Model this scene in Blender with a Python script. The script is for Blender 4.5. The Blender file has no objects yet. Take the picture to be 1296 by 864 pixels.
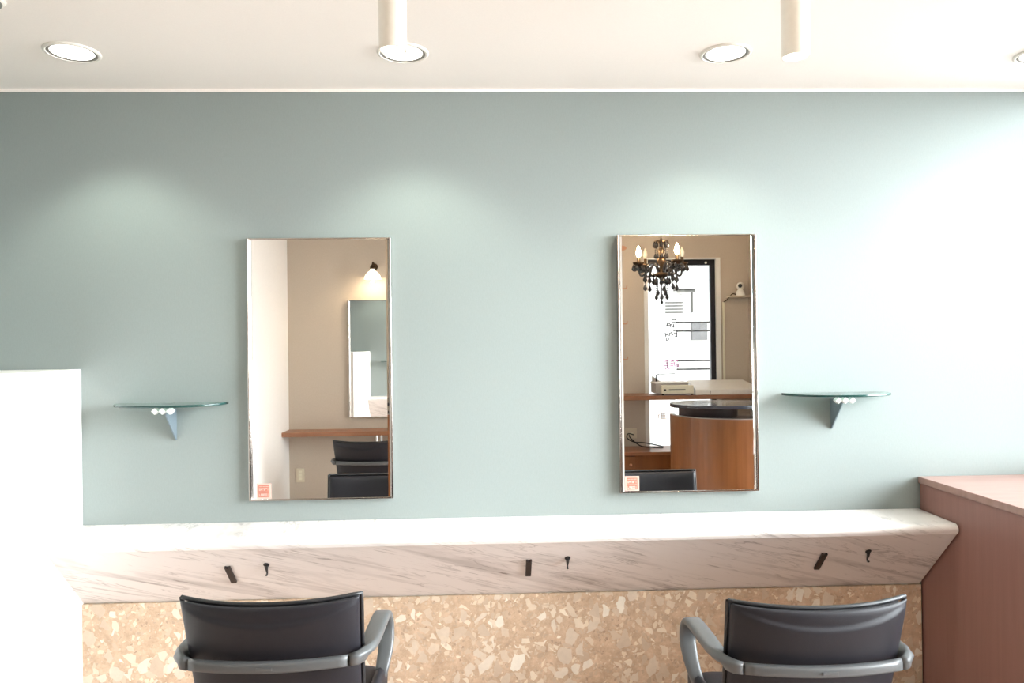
import bpy, bmesh, math, random
from mathutils import Vector, Matrix, Euler
random.seed(7)
PI = math.pi
SC = bpy.context.scene
COL = SC.collection
R = math.radians

# ------------------------------------------------------------------ materials
def new_mat(name):
    m = bpy.data.materials.new(name); m.use_nodes = True
    nt = m.node_tree; b = nt.nodes['Principled BSDF']
    return m, nt, b
def N(nt, t, **kw):
    n = nt.nodes.new(t)
    for k, v in kw.items():
        if k in n.inputs.keys(): n.inputs[k].default_value = v
        else: setattr(n, k, v)
    return n
def L(nt, a, b): nt.links.new(a, b)
def rgba(c): return (c[0], c[1], c[2], 1)
def simple(name, col, rough=.5, metal=0, noise=.04, nscale=60, bump=0, bscale=400, spec=.5, coat=0):
    m, nt, b = new_mat(name)
    b.inputs['Roughness'].default_value = rough; b.inputs['Metallic'].default_value = metal
    b.inputs['Specular IOR Level'].default_value = spec
    if coat: b.inputs['Coat Weight'].default_value = coat; b.inputs['Coat Roughness'].default_value = .1
    tc = N(nt, 'ShaderNodeTexCoord')
    nz = N(nt, 'ShaderNodeTexNoise', Scale=nscale, Detail=3.0); L(nt, tc.outputs['Object'], nz.inputs['Vector'])
    mx = N(nt, 'ShaderNodeMix', data_type='RGBA')
    mx.inputs['A'].default_value = rgba([max(0, c*(1-noise)) for c in col])
    mx.inputs['B'].default_value = rgba([min(1, c*(1+noise)) for c in col])
    L(nt, nz.outputs['Fac'], mx.inputs['Factor']); L(nt, mx.outputs['Result'], b.inputs['Base Color'])
    if bump:
        n2 = N(nt, 'ShaderNodeTexNoise', Scale=bscale, Detail=2.0); L(nt, tc.outputs['Object'], n2.inputs['Vector'])
        bp = N(nt, 'ShaderNodeBump', Strength=bump, Distance=.002); L(nt, n2.outputs['Fac'], bp.inputs['Height'])
        L(nt, bp.outputs['Normal'], b.inputs['Normal'])
    return m
def emit(name, col, s):
    m, nt, b = new_mat(name)
    b.inputs['Base Color'].default_value = rgba(col)
    b.inputs['Emission Color'].default_value = rgba(col); b.inputs['Emission Strength'].default_value = s
    return m
def wood(name, c1, c2, rough=.4, sc=(40, 3, 3), coat=0):
    m, nt, b = new_mat(name)
    b.inputs['Roughness'].default_value = rough
    if coat: b.inputs['Coat Weight'].default_value = coat; b.inputs['Coat Roughness'].default_value = .12
    tc = N(nt, 'ShaderNodeTexCoord'); mp = N(nt, 'ShaderNodeMapping'); mp.inputs['Scale'].default_value = sc
    L(nt, tc.outputs['Object'], mp.inputs['Vector'])
    nz = N(nt, 'ShaderNodeTexNoise', Scale=1.6, Detail=6.0, Roughness=.6); L(nt, mp.outputs['Vector'], nz.inputs['Vector'])
    cr = N(nt, 'ShaderNodeValToRGB'); cr.color_ramp.elements[0].position = .35; cr.color_ramp.elements[1].position = .68
    cr.color_ramp.elements[0].color = rgba(c1); cr.color_ramp.elements[1].color = rgba(c2)
    L(nt, nz.outputs['Fac'], cr.inputs['Fac']); L(nt, cr.outputs['Color'], b.inputs['Base Color'])
    return m

def wallpaper(name, col, amp=.05):
    m, nt, b = new_mat(name)
    b.inputs['Roughness'].default_value = .75; b.inputs['Specular IOR Level'].default_value = .3
    tc = N(nt, 'ShaderNodeTexCoord')
    fine = N(nt, 'ShaderNodeTexNoise', Scale=230.0, Detail=3.0); L(nt, tc.outputs['Object'], fine.inputs['Vector'])
    mp = N(nt, 'ShaderNodeMapping'); mp.inputs['Scale'].default_value = (200, 200, 60); L(nt, tc.outputs['Object'], mp.inputs['Vector'])
    thr = N(nt, 'ShaderNodeTexNoise', Scale=1.0, Detail=2.0); L(nt, mp.outputs['Vector'], thr.inputs['Vector'])
    ad = N(nt, 'ShaderNodeMath', operation='ADD'); L(nt, fine.outputs['Fac'], ad.inputs[0]); L(nt, thr.outputs['Fac'], ad.inputs[1])
    hf = N(nt, 'ShaderNodeMath', operation='MULTIPLY'); hf.inputs[1].default_value = .5; L(nt, ad.outputs[0], hf.inputs[0])
    cr = N(nt, 'ShaderNodeValToRGB'); cr.color_ramp.elements[0].position = .35; cr.color_ramp.elements[1].position = .65
    cr.color_ramp.elements[0].color = rgba([c*(1-amp) for c in col]); cr.color_ramp.elements[1].color = rgba([c*(1+amp) for c in col])
    L(nt, hf.outputs[0], cr.inputs['Fac']); L(nt, cr.outputs['Color'], b.inputs['Base Color'])
    bp = N(nt, 'ShaderNodeBump', Strength=.25, Distance=.001); L(nt, hf.outputs[0], bp.inputs['Height']); L(nt, bp.outputs['Normal'], b.inputs['Normal'])
    return m

def marble(name):
    m, nt, b = new_mat(name)
    b.inputs['Roughness'].default_value = .32
    tc = N(nt, 'ShaderNodeTexCoord')
    mp = N(nt, 'ShaderNodeMapping'); mp.inputs['Rotation'].default_value = (0, R(-17), 0)
    L(nt, tc.outputs['Object'], mp.inputs['Vector'])
    mp2 = N(nt, 'ShaderNodeMapping'); mp2.inputs['Scale'].default_value = (1.5, 1.5, 19)
    L(nt, mp.outputs['Vector'], mp2.inputs['Vector'])
    def layer(scale, det, dist, stops):
        nz = N(nt, 'ShaderNodeTexNoise', Scale=scale, Detail=det, Roughness=.6, Distortion=dist); L(nt, mp2.outputs['Vector'], nz.inputs['Vector'])
        cr = N(nt, 'ShaderNodeValToRGB'); e = cr.color_ramp.elements
        e[0].position = stops[0][0]; e[0].color = rgba([stops[0][1]]*3); e[1].position = stops[1][0]; e[1].color = rgba([stops[1][1]]*3)
        for p, v in stops[2:]:
            q = e.new(p); q.color = rgba([v]*3)
        L(nt, nz.outputs['Fac'], cr.inputs['Fac']); return cr.outputs['Color']
    a = layer(.8, 4.0, .6, [(.33, .42), (.47, 0)])
    v = layer(1.5, 5.0, .8, [(.475, 0), (.50, .55), (.522, 0)])
    w = layer(4.5, 4.0, .5, [(.62, 0), (.70, .45)])
    s1 = N(nt, 'ShaderNodeMath', operation='ADD'); L(nt, a, s1.inputs[0]); L(nt, w, s1.inputs[1])
    msk = N(nt, 'ShaderNodeTexNoise', Scale=3.0, Detail=1.0); L(nt, tc.outputs['Object'], msk.inputs['Vector'])
    mr = N(nt, 'ShaderNodeMapRange'); mr.inputs['From Min'].default_value = .42; mr.inputs['From Max'].default_value = .62; L(nt, msk.outputs['Fac'], mr.inputs['Value'])
    mu = N(nt, 'ShaderNodeMath', operation='MULTIPLY'); L(nt, v, mu.inputs[0]); L(nt, mr.outputs[0], mu.inputs[1])
    s2 = N(nt, 'ShaderNodeMath', operation='ADD', use_clamp=True); L(nt, s1.outputs[0], s2.inputs[0]); L(nt, mu.outputs[0], s2.inputs[1])
    mx = N(nt, 'ShaderNodeMix', data_type='RGBA'); mx.inputs['A'].default_value = (.76, .71, .685, 1); mx.inputs['B'].default_value = (.20, .16, .145, 1)
    L(nt, s2.outputs[0], mx.inputs['Factor']); L(nt, mx.outputs['Result'], b.inputs['Base Color'])
    return m

def terrazzo(name):
    m, nt, b = new_mat(name)
    b.inputs['Roughness'].default_value = .45
    tc = N(nt, 'ShaderNodeTexCoord')
    base = N(nt, 'ShaderNodeMix', data_type='RGBA')
    base.inputs['A'].default_value = (.47, .33, .22, 1); base.inputs['B'].default_value = (.70, .53, .38, 1)
    bn = N(nt, 'ShaderNodeTexNoise', Scale=24.0, Detail=8.0, Roughness=.75); L(nt, tc.outputs['Object'], bn.inputs['Vector'])
    bc = N(nt, 'ShaderNodeMapRange'); bc.inputs['From Min'].default_value = .35; bc.inputs['From Max'].default_value = .68; L(nt, bn.outputs['Fac'], bc.inputs['Value'])
    L(nt, bc.outputs[0], base.inputs['Factor'])
    cur = base.outputs['Result']
    dn = N(nt, 'ShaderNodeTexNoise', Scale=26.0, Detail=2.0); L(nt, tc.outputs['Object'], dn.inputs['Vector'])
    sub = N(nt, 'ShaderNodeVectorMath', operation='SUBTRACT'); L(nt, dn.outputs['Color'], sub.inputs[0]); sub.inputs[1].default_value = (.5, .5, .5)
    def layer(cur, scale, rot, stretch, edge, prob, ca, cb, dist, off):
        sc = N(nt, 'ShaderNodeVectorMath', operation='SCALE'); sc.inputs['Scale'].default_value = dist; L(nt, sub.outputs[0], sc.inputs[0])
        ad = N(nt, 'ShaderNodeVectorMath', operation='ADD'); L(nt, tc.outputs['Object'], ad.inputs[0]); L(nt, sc.outputs[0], ad.inputs[1])
        mp = N(nt, 'ShaderNodeMapping'); mp.inputs['Rotation'].default_value = (0, R(rot), 0); mp.inputs['Location'].default_value = (off, 0, off)
        L(nt, ad.outputs[0], mp.inputs['Vector'])
        mp2 = N(nt, 'ShaderNodeMapping'); mp2.inputs['Scale'].default_value = stretch; L(nt, mp.outputs[0], mp2.inputs['Vector'])
        v1 = N(nt, 'ShaderNodeTexVoronoi', feature='F1', Scale=scale); L(nt, mp2.outputs[0], v1.inputs['Vector'])
        v2 = N(nt, 'ShaderNodeTexVoronoi', feature='DISTANCE_TO_EDGE', Scale=scale); L(nt, mp2.outputs[0], v2.inputs['Vector'])
        sp = N(nt, 'ShaderNodeSeparateColor'); L(nt, v1.outputs['Color'], sp.inputs[0])
        # the smaller the random blue, the smaller the stone within its cell
        em = N(nt, 'ShaderNodeMath', operation='MULTIPLY_ADD'); L(nt, sp.outputs['Blue'], em.inputs[0]); em.inputs[1].default_value = edge; em.inputs[2].default_value = edge*.25
        g = N(nt, 'ShaderNodeMath', operation='SUBTRACT'); L(nt, v2.outputs['Distance'], g.inputs[0]); L(nt, em.outputs[0], g.inputs[1])
        st = N(nt, 'ShaderNodeMapRange'); st.inputs['From Min'].default_value = 0; st.inputs['From Max'].default_value = .02; L(nt, g.outputs[0], st.inputs['Value'])
        pr = N(nt, 'ShaderNodeMath', operation='LESS_THAN'); L(nt, sp.outputs['Red'], pr.inputs[0]); pr.inputs[1].default_value = prob
        mk = N(nt, 'ShaderNodeMath', operation='MULTIPLY'); L(nt, st.outputs[0], mk.inputs[0]); L(nt, pr.outputs[0], mk.inputs[1])
        cc = N(nt, 'ShaderNodeMix', data_type='RGBA'); cc.inputs['A'].default_value = rgba(ca); cc.inputs['B'].default_value = rgba(cb)
        L(nt, sp.outputs['Green'], cc.inputs['Factor'])
        mt = N(nt, 'ShaderNodeMix', data_type='RGBA', blend_type='MULTIPLY'); mt.inputs['Factor'].default_value = .35
        L(nt, cc.outputs['Result'], mt.inputs['A']); L(nt, bn.outputs['Fac'], mt.inputs['B'])
        mx = N(nt, 'ShaderNodeMix', data_type='RGBA'); L(nt, mk.outputs[0], mx.inputs['Factor']); L(nt, cur, mx.inputs['A']); L(nt, mt.outputs['Result'], mx.inputs['B'])
        return mx.outputs['Result']
    cur = layer(cur, 105, 20, (1, 1, 1), .16, .30, (.90, .76, .58), (.48, .33, .23), .02, 1.3)
    cur = layer(cur, 58, -35, (1, 1, .7), .18, .32, (.93, .80, .62), (.60, .44, .31), .02, 3.1)
    cur = layer(cur, 33, 50, (1, 1, .62), .20, .34, (1.0, .90, .74), (.66, .50, .36), .02, 5.7)
    cur = layer(cur, 21, -20, (1, 1, .72), .20, .46, (1.0, .94, .82), (.68, .53, .39), .022, 9.2)
    L(nt, cur, b.inputs['Base Color'])
    return m

M = {}
M['blue'] = wallpaper('blue_green_wallpaper', (.257, .290, .281), .03)
M['beige'] = wallpaper('beige_wallpaper', (.55, .475, .39), .04)
M['white'] = simple('white_plaster', (.88, .86, .83), .6, bump=.1, bscale=150)
M['ceil'] = wallpaper('ceiling_paper', (.92, .86, .81), .015)
M['marble'] = marble('marble_laminate')
M['terrazzo'] = terrazzo('terrazzo')
M['floor'] = wood('floor_vinyl', (.62, .45, .37), (.70, .53, .45), .45, (2, 30, 2))
M['brown'] = wood('brown_laminate', (.245, .122, .100), (.275, .138, .114), .38, (30, 30, 1.5))
M['brownsheen'] = wood('brown_laminate_sheen', (.30, .18, .15), (.36, .22, .19), .30, (2, 18, 2))  # same brown laminate, gloss sheen painted in as a lighter pinkish tone
M['orange'] = wood('orange_veneer', (.21, .075, .021), (.26, .098, .030), .35, (14, 14, 1), coat=.3)
M['plank'] = wood('plank_wood', (.25, .105, .05), (.36, .165, .085), .35, (2, 30, 30))
M['dark'] = simple('dark_brown', (.035, .014, .012), .4)
M['granite'] = simple('black_granite', (.035, .035, .045), .12, noise=.8, nscale=250)
M['leather'] = simple('grey_black_vinyl', (.014, .013, .017), .46, bump=.25, bscale=700, noise=.08, spec=.28)
M['piping'] = simple('black_piping', (.012, .012, .014), .45)
M['arm'] = simple('grey_plastic', (.085, .088, .090), .36, bump=.05, bscale=900)
M['chrome'] = simple('chrome', (.80, .78, .76), .12, 1, noise=.02)
M['rail'] = simple('mirror_rail_chrome', (.46, .42, .39), .14, 1, noise=.02)
M['steel'] = simple('brushed_steel', (.40, .43, .46), .35, 1, noise=.05)
M['paintsteel'] = simple('grey_blue_bracket', (.17, .21, .24), .4, .3)
M['plate'] = simple('dark_brown_plastic', (.018, .010, .009), .4)
M['black'] = simple('black_plastic', (.008, .008, .010), .4)
M['blackframe'] = simple('black_aluminium', (.008, .008, .014), .35)
M['whiteplastic'] = simple('white_plastic', (.85, .84, .80), .35)
M['cream'] = simple('cream_plastic', (.80, .76, .60), .4)
M['greyplastic'] = simple('grey_side_plastic', (.42, .39, .36), .5)
M['outlet'] = simple('outlet_ivory', (.68, .61, .47), .45)
M['brass'] = simple('rose_brass', (.55, .28, .17), .35, .3)
M['bronze'] = simple('bronze', (.07, .042, .022), .4, .7)
M['crystal'] = simple('black_crystal', (.012, .010, .010), .06, coat=.6)
M['lens'] = emit('lamp_lens', (1, .98, .93), 5)
M['bulb'] = emit('candle_bulb', (1, .78, .50), 420)
M['bulboff'] = simple('unlit_bulb', (.62, .58, .50), .2)
M['opal'] = emit('opal_glass', (1, .93, .80), 3)
M['tubeglow'] = emit('spot_lens', (1, .97, .90), 4)
M['tubewhite'] = simple('cream_tube', (.84, .80, .72), .35)
M['ringgrey'] = simple('lamp_reflector', (.33, .31, .28), .3, .6)
M['ringwhite'] = simple('lamp_ring', (.80, .76, .70), .4)
M['sticker'] = simple('salmon_sticker', (.46, .15, .10), .4)
M['stickerborder'] = simple('sticker_border', (.62, .42, .36), .4)
M['stickerwhite'] = simple('sticker_white', (.74, .56, .50), .4)
M['exterior'] = simple('exterior_render', (.55, .55, .55), .8)
M['exteriorgrey'] = simple('exterior_grey', (.16, .16, .165), .8, noise=.3, nscale=9)
M['exteriorline'] = simple('exterior_line', (.03, .03, .03), .8)
M['ext_siding'] = simple('exterior_siding', (.10, .098, .09), .8)
M['paving'] = simple('paving', (.62, .60, .57), .8)
M['letter'] = simple('grey_lettering', (.05, .05, .055), .6)
M['letterpink'] = simple('pink_lettering', (.60, .12, .40), .6)
def mirror_mat():
    m, nt, b = new_mat('silvered_glass')
    b.inputs['Metallic'].default_value = 1; b.inputs['Roughness'].default_value = 0.0
    b.inputs['Base Color'].default_value = (.90, .885, .865, 1)
    return m
M['mirror'] = mirror_mat()
def glass_mat(name, col, rough=0, thin=False):
    m, nt, b = new_mat(name)
    b.inputs['Base Color'].default_value = rgba(col)
    b.inputs['Transmission Weight'].default_value = 1; b.inputs['Roughness'].default_value = rough
    b.inputs['IOR'].default_value = 1.5
    return m
M['glassedge'] = simple('glass_edge_green', (.015, .05, .045), .12)
M['shelfglass'] = glass_mat('green_glass', (.55, .80, .74))
def pane_mat():
    m = bpy.data.materials.new('window_glass'); m.use_nodes = True; nt = m.node_tree; nt.nodes.clear()
    o = N(nt, 'ShaderNodeOutputMaterial'); t = N(nt, 'ShaderNodeBsdfTransparent'); g = N(nt, 'ShaderNodeBsdfGlossy', Roughness=.01)
    t.inputs['Color'].default_value = (.97, .98, .98, 1)
    lw = N(nt, 'ShaderNodeFresnel', IOR=1.45); mx = N(nt, 'ShaderNodeMixShader')
    L(nt, lw.outputs[0], mx.inputs[0]); L(nt, t.outputs[0], mx.inputs[1]); L(nt, g.outputs[0], mx.inputs[2]); L(nt, mx.outputs[0], o.inputs[0])
    return m
M['pane'] = pane_mat()

# ------------------------------------------------------------------ mesh helpers
def bx(bm, x0, x1, y0, y1, z0, z1, mat=None):
    vs = [bm.verts.new((x, y, z)) for x in (x0, x1) for y in (y0, y1) for z in (z0, z1)]
    if mat is not None:
        for v in vs: v.co = mat @ v.co
    for f in ((0, 1, 3, 2), (4, 6, 7, 5), (0, 4, 5, 1), (2, 3, 7, 6), (0, 2, 6, 4), (1, 5, 7, 3)):
        bm.faces.new([vs[i] for i in f])
def boxes(*bs):
    bm = bmesh.new()
    for b in bs: bx(bm, *b)
    return bm
def obj(name, bm, mat, parent=None, bevel=0, smooth=False, seg=2, sub=0):
    bmesh.ops.recalc_face_normals(bm, faces=bm.faces)
    me = bpy.data.meshes.new(name); bm.to_mesh(me); bm.free()
    o = bpy.data.objects.new(name, me); COL.objects.link(o)
    me.materials.append(mat)
    if smooth:
        for p in me.polygons: p.use_smooth = True
    if bevel:
        md = o.modifiers.new('bevel', 'BEVEL'); md.width = bevel; md.segments = seg; md.limit_method = 'ANGLE'; md.angle_limit = R(40)
        for p in me.polygons: p.use_smooth = True
        w = o.modifiers.new('wn', 'WEIGHTED_NORMAL'); w.keep_sharp = True
    if sub:
        md = o.modifiers.new('sub', 'SUBSURF'); md.levels = sub; md.render_levels = sub
    if parent: o.parent = parent
    return o
def struct(name, bm, mat, parent=None, **kw):
    o = obj(name, bm, mat, parent, **kw)
    if parent is None: o['kind'] = 'structure'
    return o
def thing(name, label, cat, loc=(0, 0, 0), rotz=0, group=None):
    o = bpy.data.objects.new(name, None); COL.objects.link(o); o.empty_display_size = .05
    o.location = loc; o.rotation_euler = (0, 0, rotz); o['label'] = label; o['category'] = cat
    if group: o['group'] = group
    return o
def tag(o, label, cat, group=None):
    o['label'] = label; o['category'] = cat
    if group: o['group'] = group
    return o
def cyl(bm, c, r, z0, z1, n=32, r2=None):
    r2 = r if r2 is None else r2
    a = [bm.verts.new((c[0]+r*math.cos(2*PI*i/n), c[1]+r*math.sin(2*PI*i/n), z0)) for i in range(n)]
    b = [bm.verts.new((c[0]+r2*math.cos(2*PI*i/n), c[1]+r2*math.sin(2*PI*i/n), z1)) for i in range(n)]
    for i in range(n): bm.faces.new((a[i], a[(i+1) % n], b[(i+1) % n], b[i]))
    bm.faces.new(a[::-1]); bm.faces.new(b)
def lathe(bm, prof, c=(0, 0, 0), n=28, mat=None):
    rings = []
    for r, z in prof:
        if r < 1e-5: rings.append([bm.verts.new((c[0], c[1], c[2]+z))])
        else: rings.append([bm.verts.new((c[0]+r*math.cos(2*PI*i/n), c[1]+r*math.sin(2*PI*i/n), c[2]+z)) for i in range(n)])
    if mat is not None:
        for rg in rings:
            for v in rg: v.co = mat @ v.co
    for a, b in zip(rings, rings[1:]):
        for i in range(n):
            j = (i+1) % n
            if len(a) == 1 and len(b) == 1: continue
            if len(a) == 1: bm.faces.new((a[0], b[j], b[i]))
            elif len(b) == 1: bm.faces.new((a[i], a[j], b[0]))
            else: bm.faces.new((a[i], a[j], b[j], b[i]))
def tube(bm, pts, r, n=10, caps=True):
    pts = [Vector(p) for p in pts]; rs = r if isinstance(r, (list, tuple)) else [r]*len(pts)
    prev = None; up = None
    for i, p in enumerate(pts):
        t = (pts[min(i+1, len(pts)-1)] - pts[max(i-1, 0)]).normalized()
        if up is None:
            up = Vector((0, 0, 1)) if abs(t.z) < .9 else Vector((1, 0, 0))
        s = t.cross(up).normalized(); up = s.cross(t).normalized()
        ring = [bm.verts.new(p + rs[i]*(math.cos(2*PI*k/n)*s + math.sin(2*PI*k/n)*up)) for k in range(n)]
        if prev:
            for k in range(n): bm.faces.new((prev[k], prev[(k+1) % n], ring[(k+1) % n], ring[k]))
        elif caps: bm.faces.new(ring[::-1])
        prev = ring
    if caps: bm.faces.new(prev)
def catmull(pts, k=8):
    P = [Vector(p) for p in pts]; P = [P[0]*2-P[1]] + P + [P[-1]*2-P[-2]]; out = []
    for i in range(1, len(P)-2):
        for j in range(k):
            t = j/k
            out.append(.5*((2*P[i]) + (P[i+1]-P[i-1])*t + (2*P[i-1]-5*P[i]+4*P[i+1]-P[i+2])*t*t + (3*P[i]-P[i-1]-3*P[i+1]+P[i+2])*t**3))
    out.append(P[-2]); return out
def band(bm, rows):
    """rows: (pos, wide vector, thin vector, half width, half thickness) -> a rounded strap"""
    n = 16; prev = None
    for p, w, t, hw, ht in rows:
        ring = []
        for k in range(n):
            a = 2*PI*(k+.5)/n; c, s = math.cos(a), math.sin(a); e = .55
            ring.append(bm.verts.new(Vector(p) + Vector(w)*hw*math.copysign(abs(c)**e, c) + Vector(t)*ht*math.copysign(abs(s)**e, s)))
        if prev:
            for k in range(n): bm.faces.new((prev[k], prev[(k+1) % n], ring[(k+1) % n], ring[k]))
        else: bm.faces.new(ring[::-1])
        prev = ring
    bm.faces.new(prev)
def pad(bm, fmap, nx=28, nz=28, p=7):
    """closed pillow: fmap(u, v, s) gives the point, s = signed thickness factor (-1..1)"""
    def sp(i, n):
        t = -1+2*i/n; return math.sin(t*PI/2)*.55+t*.45
    us = [sp(i, nx) for i in range(nx+1)]; vs = [sp(i, nz) for i in range(nz+1)]
    F = {}; B = {}
    for i, u in enumerate(us):
        for j, v in enumerate(vs):
            h = (max(0, 1-abs(u)**p))**(1/2.4)*(max(0, 1-abs(v)**p))**(1/2.4)
            if i in (0, nx) or j in (0, nz):
                F[i, j] = B[i, j] = bm.verts.new(fmap(u, v, 0))
            else:
                F[i, j] = bm.verts.new(fmap(u, v, h)); B[i, j] = bm.verts.new(fmap(u, v, -h))
    for i in range(nx):
        for j in range(nz):
            bm.faces.new((F[i, j], F[i+1, j], F[i+1, j+1], F[i, j+1]))
            q = (B[i, j], B[i, j+1], B[i+1, j+1], B[i+1, j])
            if all(a in (F[i, j], F[i+1, j], F[i+1, j+1], F[i, j+1]) for a in q): continue
            try: bm.faces.new(q)
            except ValueError: pass
def ellipse_solid(bm, cx, cy, a, b, z0, z1, n=64, a0=0, a1=2*PI):
    full = abs(a1-a0-2*PI) < 1e-4
    m = n if full else n+1
    P = [(cx+a*math.cos(a0+(a1-a0)*i/n), cy+b*math.sin(a0+(a1-a0)*i/n)) for i in range(m)]
    lo = [bm.verts.new((x, y, z0)) for x, y in P]; hi = [bm.verts.new((x, y, z1)) for x, y in P]
    for i in range(m): bm.faces.new((lo[i], lo[(i+1) % m], hi[(i+1) % m], hi[i]))
    bm.faces.new(lo[::-1]); bm.faces.new(hi)

# ------------------------------------------------------------------ room
CE = 2.480
XL, XR, XJ = -2.35, 2.31, -1.706
YR = -3.58
struct('floor', boxes((XL-.1, XR+.1, YR-.1, .1, -.06, 0)), M['floor'])
struct('ceiling', boxes((XL-.1, XR+.1, YR-.1, .1, CE, CE+.08)), M['ceil'])
struct('wall_front', boxes((XL-.1, XR+.1, 0, .1, 0, CE)), M['blue'])
struct('wall_left', boxes((XL-.1, XL, -2.2, 0, 0, CE)), M['blue'])
struct('wall_left_rear', boxes((XL-.1, XJ, YR, -2.2, 0, CE)), M['white'])
# right wall with a wide window near the blue wall
WY0, WY1, WZ0, WZ1 = -1.28, -.012, .96, 2.468
DY0, DY1 = -2.22, -1.34
struct('wall_right', boxes((XR, XR+.1, YR, DY0, 0, CE), (XR, XR+.1, DY1, WY0, 0, CE), (XR, XR+.1, WY1, 0, 0, CE),
       (XR, XR+.1, WY0, WY1, 0, WZ0), (XR, XR+.1, WY0, WY1, WZ1, CE), (XR, XR+.1, DY0, DY1, WZ1, CE)), M['beige'])
f = .02
w = struct('window_1', boxes((XR+.03, XR+.08, WY0, WY1, WZ0, WZ0+f), (XR+.03, XR+.08, WY0, WY1, WZ1-f, WZ1),
       (XR+.03, XR+.08, WY0, WY0+f, WZ0+f, WZ1-f), (XR+.03, XR+.08, WY1-f, WY1, WZ0+f, WZ1-f)), M['whiteplastic'])
obj('window_pane', boxes((XR+.048, XR+.054, WY0+f, WY1-f, WZ0+f, WZ1-f)), M['pane'], w)
f = .04  # glazed door added out of view, lets daylight reach the floor
d = struct('added_door_1', boxes((XR+.03, XR+.08, DY0, DY1, 0, .09), (XR+.03, XR+.08, DY0, DY1, WZ1-f, WZ1),
       (XR+.03, XR+.08, DY0, DY0+f, .09, WZ1-f), (XR+.03, XR+.08, DY1-f, DY1, .09, WZ1-f)), M['whiteplastic'])
obj('added_door_glass', boxes((XR+.048, XR+.054, DY0+f, DY1-f, .09, WZ1-f)), M['pane'], d)
bm = bmesh.new(); tube(bm, [(XR+.03, DY0+.07, .85), (XR-.03, DY0+.07, .85), (XR-.03, DY0+.07, 1.35), (XR+.03, DY0+.07, 1.35)], .010, 10)
obj('added_door_handle', bm, M['chrome'], d, smooth=True)
# rear wall with the tall glazed opening behind the reception
GX0, GX1, GZ0, GZ1 = 1.385, 2.062, .0, 2.215
struct('wall_rear', boxes((XL-.1, GX0, YR-.1, YR, 0, CE), (GX1, XR+.1, YR-.1, YR, 0, CE), (GX0, GX1, YR-.1, YR, GZ1, CE)), M['beige'])
w2 = struct('window_2', boxes((GX0, GX0+.035, YR-.09, YR+.012, GZ0, GZ1), (GX1-.035, GX1, YR-.09, YR+.012, GZ0, GZ1),
       (GX0+.035, GX1-.035, YR-.09, YR+.012, GZ1-.012, GZ1)), M['whiteplastic'])
obj('sash_frame', boxes((GX0+.035, GX1-.035, YR-.07, YR-.03, GZ1-.062, GZ1-.012), (GX1-.078, GX1-.035, YR-.07, YR-.03, .0, GZ1-.062),
       (GX0+.035, GX1-.078, YR-.07, YR-.03, .0, .06)), M['blackframe'], w2)
obj('sash_stile', boxes((GX0+.035, GX0+.045, YR-.07, YR-.03, .06, GZ1-.062)), M['greyplastic'], w2)
obj('window_pane', boxes((GX0+.045, GX1-.078, YR-.053, YR-.047, .06, GZ1-.062)), M['pane'], w2)
bm = bmesh.new(); cyl(bm, (0, 0), .010, 0, .006)
k = obj('catch', bm, M['whiteplastic'], w2); k.location = (1.945, YR-.028, 2.175); k.rotation_euler = (R(-90), 0, 0)
struct('trim_1', boxes((XL, XR, -.006, 0, CE-.012, CE)), M['ceil'])
# low white block on the left
bm = boxes((XL, -1.556, -1.25, 0, 0, 1.403))
o = struct('wall_partition', bm, M['white'], bevel=.004)
# terrazzo panel with its dark foot strip
bm = boxes((-1.556, 1.717, -.014, -.001, .112, .5025))
o = obj('terrazzo_panel', bm, M['terrazzo']); tag(o, 'beige terrazzo wall panel with pale angular stone chips below the marble counter', 'wall panel')
struct('baseboard_front', boxes((-1.556, 1.717, -.03, 0, 0, .112)), M['dark'])

# ------------------------------------------------------------------ marble counter: rounded nose, slanting apron
cnt = thing('marble_counter', 'long white marble-look wall counter with rounded nose and slanting grey-veined apron', 'counter', (.08, -.001, .80))
prof = [(0, .803), (-.222, .800)]
for i in range(0, 9):
    a = R(90+ i*100/8); prof.append((-.232+.021*math.cos(a), .779+.021*math.sin(a)))
prof += [(-.250, .768), (-.249, .765)]
prof += [(-.235, .765), (0, .790)]
bm = bmesh.new(); x0, x1 = -1.556, 1.717
A = [bm.verts.new((x0-.08, y, z-.80)) for y, z in prof]; B = [bm.verts.new((x1-.08, y, z-.80)) for y, z in prof]
for i in range(len(A)): bm.faces.new((A[i], A[(i+1) % len(A)], B[(i+1) % len(A)], B[i]))
bm.faces.new(A[::-1]); bm.faces.new(B)
obj('countertop', bm, M['marble'], cnt, smooth=False)
ap = [(-.246, .766), (0, .503), (0, .523), (-.228, .766)]
bm = bmesh.new()
A = [bm.verts.new((x0-.08, y-.0, z-.80)) for y, z in ap]; B = [bm.verts.new((x1-.08, y, z-.80)) for y, z in ap]
for i in range(4): bm.faces.new((A[i], A[(i+1) % 4], B[(i+1) % 4], B[i]))
bm.faces.new(A[::-1]); bm.faces.new(B)
obj('apron', bm, M['marble'], cnt)

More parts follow.
